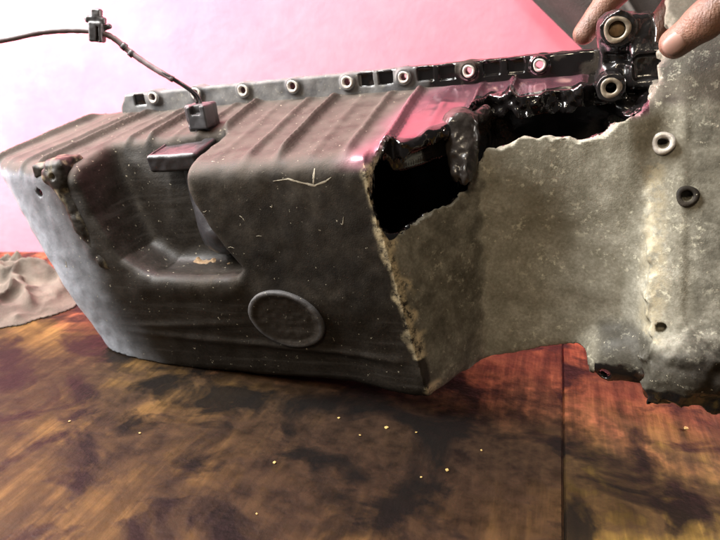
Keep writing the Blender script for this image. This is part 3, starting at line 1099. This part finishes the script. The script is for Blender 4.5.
o = sdf_part('clip', (-0.016, -0.012, -0.014), (0.016, 0.012, 0.024), 0.0007, clip, M_conn, harness)
o.matrix_local = inv @ Matrix.Translation((-0.2365, 0.600, 0.3095)) @ Matrix.Rotation(0.12, 4, 'Y')

# ------------------------------------------------------------------ hand
hand = empty('person')
hand.matrix_world = PAN @ Matrix.Translation((0.42, 0.15, 0.27))
tag(hand, 'bare hand gripping the upper right corner of the oil pan, thumb in front', 'person')


def hand_sdf(P, ax):
    O = np.array((0.42, 0.15, 0.27))

    def c(a, b, ra, rb): return capsule(P, np.array(a) - O, np.array(b) - O, ra, rb)
    # thumb: tip, joint, base
    f = c((0.4150, 0.0875, 0.2545), (0.4325, 0.080, 0.2685), 0.0108, 0.0125)
    f = smin(f, c((0.4325, 0.080, 0.2685), (0.452, 0.080, 0.286), 0.0125, 0.0140), 0.006)
    f = smin(f, c((0.452, 0.082, 0.286), (0.486, 0.110, 0.318), 0.0130, 0.019), 0.008)
    # palm behind and above the plate
    f = smin(f, c((0.486, 0.110, 0.318), (0.470, 0.165, 0.330), 0.020, 0.020), 0.012)
    f = smin(f, c((0.470, 0.165, 0.330), (0.530, 0.190, 0.325), 0.020, 0.021), 0.015)
    f = smin(f, c((0.468, 0.105, 0.304), (0.408, 0.186, 0.301), 0.015, 0.0125), 0.010)
    # index finger runs behind the lug
    def finger(pts, r):
        g = None
        for i in range(len(pts) - 1):
            s = c(pts[i], pts[i + 1], r[i], r[i + 1])
            g = s if g is None else smin(g, s, 0.004)
        return g
    fi = finger([(0.450, 0.188, 0.326), (0.410, 0.203, 0.310), (0.378, 0.205, 0.293), (0.354, 0.203, 0.262)], (0.014, 0.0125, 0.0118, 0.0100))
    fm = finger([(0.470, 0.196, 0.318), (0.437, 0.215, 0.292), (0.417, 0.213, 0.262), (0.405, 0.205, 0.238)], (0.013, 0.0108, 0.0098, 0.0084))
    fr = finger([(0.494, 0.200, 0.314), (0.468, 0.216, 0.286), (0.452, 0.212, 0.256), (0.442, 0.200, 0.234)], (0.0125, 0.0104, 0.0094, 0.008))
    fp = finger([(0.518, 0.200, 0.312), (0.499, 0.212, 0.288), (0.487, 0.208, 0.264), (0.479, 0.198, 0.246)], (0.0115, 0.0092, 0.0084, 0.0072))
    for g in (fi, fm, fr, fp): f = smin(f, g, 0.005)
    # wrist and forearm
    f = smin(f, c((0.520, 0.160, 0.340), (0.590, 0.190, 0.400), 0.026, 0.027), 0.02)
    f = smin(f, c((0.590, 0.190, 0.400), (0.72, 0.23, 0.50), 0.027, 0.036), 0.015)
    return f + 0.0004 * lattice_noise_grid(ax, 0.007, 91)


hd = sdf_part('hand', (-0.09, -0.10, -0.06), (0.35, 0.13, 0.28), 0.0016, hand_sdf, M_skin, hand)
# thumb nail
bm = bmesh.new()
nn = 9
rows = []
for i in range(nn):
    row = []
    for j in range(nn):
        s = -1 + 2 * i / (nn - 1)
        t = -1 + 2 * j / (nn - 1)
        k = math.sqrt(max(0.0, 1 - 0.28 * t * t)) if True else 1
        wx = s * 0.0068 * k
        ly = t * 0.0078 * (1 - 0.18 * s * s)
        row.append(bm.verts.new((wx, ly, 0.0019 * (1 - s * s) - 0.0006 * t * t)))
    rows.append(row)
for i in range(nn - 1):
    for j in range(nn - 1):
        bm.faces.new((rows[i][j], rows[i + 1][j], rows[i + 1][j + 1], rows[i][j + 1]))
r = bmesh.ops.extrude_face_region(bm, geom=bm.faces[:])
for v in r['geom']:
    if isinstance(v, bmesh.types.BMVert): v.co.z -= 0.0012
bmesh.ops.recalc_face_normals(bm, faces=bm.faces[:])
nail = from_bm('thumb_nail', bm, M_nail, hand)
tipd = (Vector((0.4165, 0.0895, 0.2565)) - Vector((0.4325, 0.082, 0.2695))).normalized()
nz = (Vector((-0.15, -1.0, 0.10)))
nz = (nz - tipd * nz.dot(tipd)).normalized()
nxx = tipd.cross(nz).normalized()
nc = Vector((0.4165, 0.0866, 0.2555)) - Vector((0.42, 0.15, 0.27)) + nz * 0.0098
nail.matrix_local = Matrix(((nxx.x, tipd.x, nz.x, nc.x), (nxx.y, tipd.y, nz.y, nc.y), (nxx.z, tipd.z, nz.z, nc.z), (0, 0, 0, 1)))


# ------------------------------------------------------------------ dark cloth behind the hand
def dark_cloth():
    bm = bmesh.new()
    nu, nv = 50, 40
    g = {}
    for side in (0, 1):
        for i in range(nu):
            for j in range(nv):
                a, b = i / (nu - 1), j / (nv - 1)
                z = 0.285 + 0.25 * b
                x0 = 0.262 - 1.15 * (z - 0.315) + 0.9 * max(0, z - 0.40)
                x = x0 + (0.46 - x0) * a
                y = 0.800 + 0.012 * math.sin(a * 14 + b * 3) + 0.006 * math.sin(a * 31 + 2 * b) + 0.05 * (abs(a - 0.5) * 2) ** 3
                y += side * (0.05 * (1 - (abs(a - 0.5) * 2) ** 4) + 0.004)
                g[(side, i, j)] = bm.verts.new((x - 0.33, y - 0.80, z - 0.285))
    for side in (0, 1):
        for i in range(nu - 1):
            for j in range(nv - 1):
                q = [g[(side, i, j)], g[(side, i + 1, j)], g[(side, i + 1, j + 1)], g[(side, i, j + 1)]]
                bm.faces.new(q if side == 0 else q[::-1])
    for i in range(nu - 1):
        for j in (0, nv - 1):
            bm.faces.new((g[(0, i, j)], g[(0, i + 1, j)], g[(1, i + 1, j)], g[(1, i, j)]))
    for j in range(nv - 1):
        for i in (0, nu - 1):
            bm.faces.new((g[(0, i, j)], g[(0, i, j + 1)], g[(1, i, j + 1)], g[(1, i, j)]))
    bmesh.ops.recalc_face_normals(bm, faces=bm.faces[:])
    return bm


o = from_bm('dark_cloth', dark_cloth(), M_dark)
o.location = (0.33, 0.80, 0.285)
tag(o, 'dark grey cloth hanging behind the hand at the upper right', 'cloth')


# ------------------------------------------------------------------ rag at the left
def rag_mesh():
    n = 120
    xs = np.linspace(-0.15, 0.10, n)
    ys = np.linspace(-0.085, 0.12, n)
    X, Y = np.meshgrid(xs, ys, indexing='ij')
    flat = np.stack([X.ravel(), Y.ravel(), np.zeros(n * n)], 1)
    w1 = pnoise(flat, 0.05, 201).reshape(n, n)
    w2 = pnoise(flat, 0.022, 202).reshape(n, n)
    w3 = pnoise(flat, 0.010, 203).reshape(n, n)
    r = np.sqrt(((X + 0.03) / 0.105) ** 2 + ((Y - 0.02) / 0.090) ** 2) + 0.16 * w1 + 0.10 * w2
    env = sstep(1.0, 0.55, r)
    folds = 1 - np.abs(np.sin((X * 0.6 + Y * 1.0) * 58 + 2.6 * w1 + 1.4 * w2))
    folds2 = 1 - np.abs(np.sin((X * 1.0 - Y * 0.5) * 70 + 3.0 * w1 - 1.2 * w2))
    Z = env * (0.014 + 0.022 * folds ** 1.1 * (0.6 + 0.4 * w1) + 0.011 * folds2 ** 1.1 + 0.0025 * w3 + 0.004 * w2) + 0.012 * sstep(0.0, 0.09, Y) * env
    Z = np.maximum(Z, 0.0) + 0.0012
    Xo = X + 0.006 * w2 + 0.005 * w3 * env
    Yo = Y + 0.006 * w1 - 0.5 * Z * 0.2
    keep = env > 0.004
    V = np.stack([Xo, Yo, Z], 2).reshape(-1, 3)
    I = np.arange(n * n).reshape(n, n)
    q = np.stack([I[:-1, :-1], I[1:, :-1], I[1:, 1:], I[:-1, 1:]], 2).reshape(-1, 4)
    q = q[keep.ravel()[q].all(1)]
    u, inv_ = np.unique(q, return_inverse=True)
    V2 = V[u]
    q = inv_.reshape(-1, 4)
    bm = bmesh.new()
    vs = [bm.verts.new(p) for p in V2]
    for f in q: bm.faces.new([vs[i] for i in f])
    r_ = bmesh.ops.extrude_face_region(bm, geom=bm.faces[:])
    for v in r_['geom']:
        if isinstance(v, bmesh.types.BMVert): v.co.z = max(0.0004, v.co.z - 0.0016)
    bmesh.ops.recalc_face_normals(bm, faces=bm.faces[:])
    return bm


ragm = from_bm('rag', rag_mesh(), M_rag)
ragm.location = (-0.42, 0.70, 0.0)
tag(ragm, 'crumpled dirty beige rag on the bench behind the left end of the pan', 'rag')

# ------------------------------------------------------------------ flecks of metal on the bench
M_fleck = simple('bright_fleck', (0.42, 0.30, 0.11), 0.45, 0.3, 0.2, 300)
fl_me = None
for i, (x, y, s) in enumerate(((0.022, 0.4408, 1.2), (0.065, 0.386, 1.1), (0.0, 0.43, .7), (0.046, 0.434, .7), (-0.065, 0.395, 1.0), (-0.018, 0.455, .8),
                               (0.095, 0.41, .7), (-0.18, 0.433, .8), (-0.245, 0.45, .8), (0.27, 0.44, 1.4), (0.045, 0.378, .6), (-0.07, 0.34, .6))):
    if fl_me is None:
        bm = bmesh.new()
        bmesh.ops.create_icosphere(bm, subdivisions=1, radius=0.0013)
        for v in bm.verts: v.co *= random.uniform(0.6, 1.3)
        for v in bm.verts: v.co.z *= 0.5
        o = from_bm('metal_fleck', bm, M_fleck, smooth=False)
        fl_me = o.data
    else:
        o = link('metal_fleck', fl_me, None)
    o.location = (x, y, 0.0006)
    o.scale = (s, s, s)
    o.rotation_euler = (0, 0, i * 1.3)
    tag(o, 'tiny bright metal fleck lying on the stained bench', 'fleck', 'metal flecks on the bench')
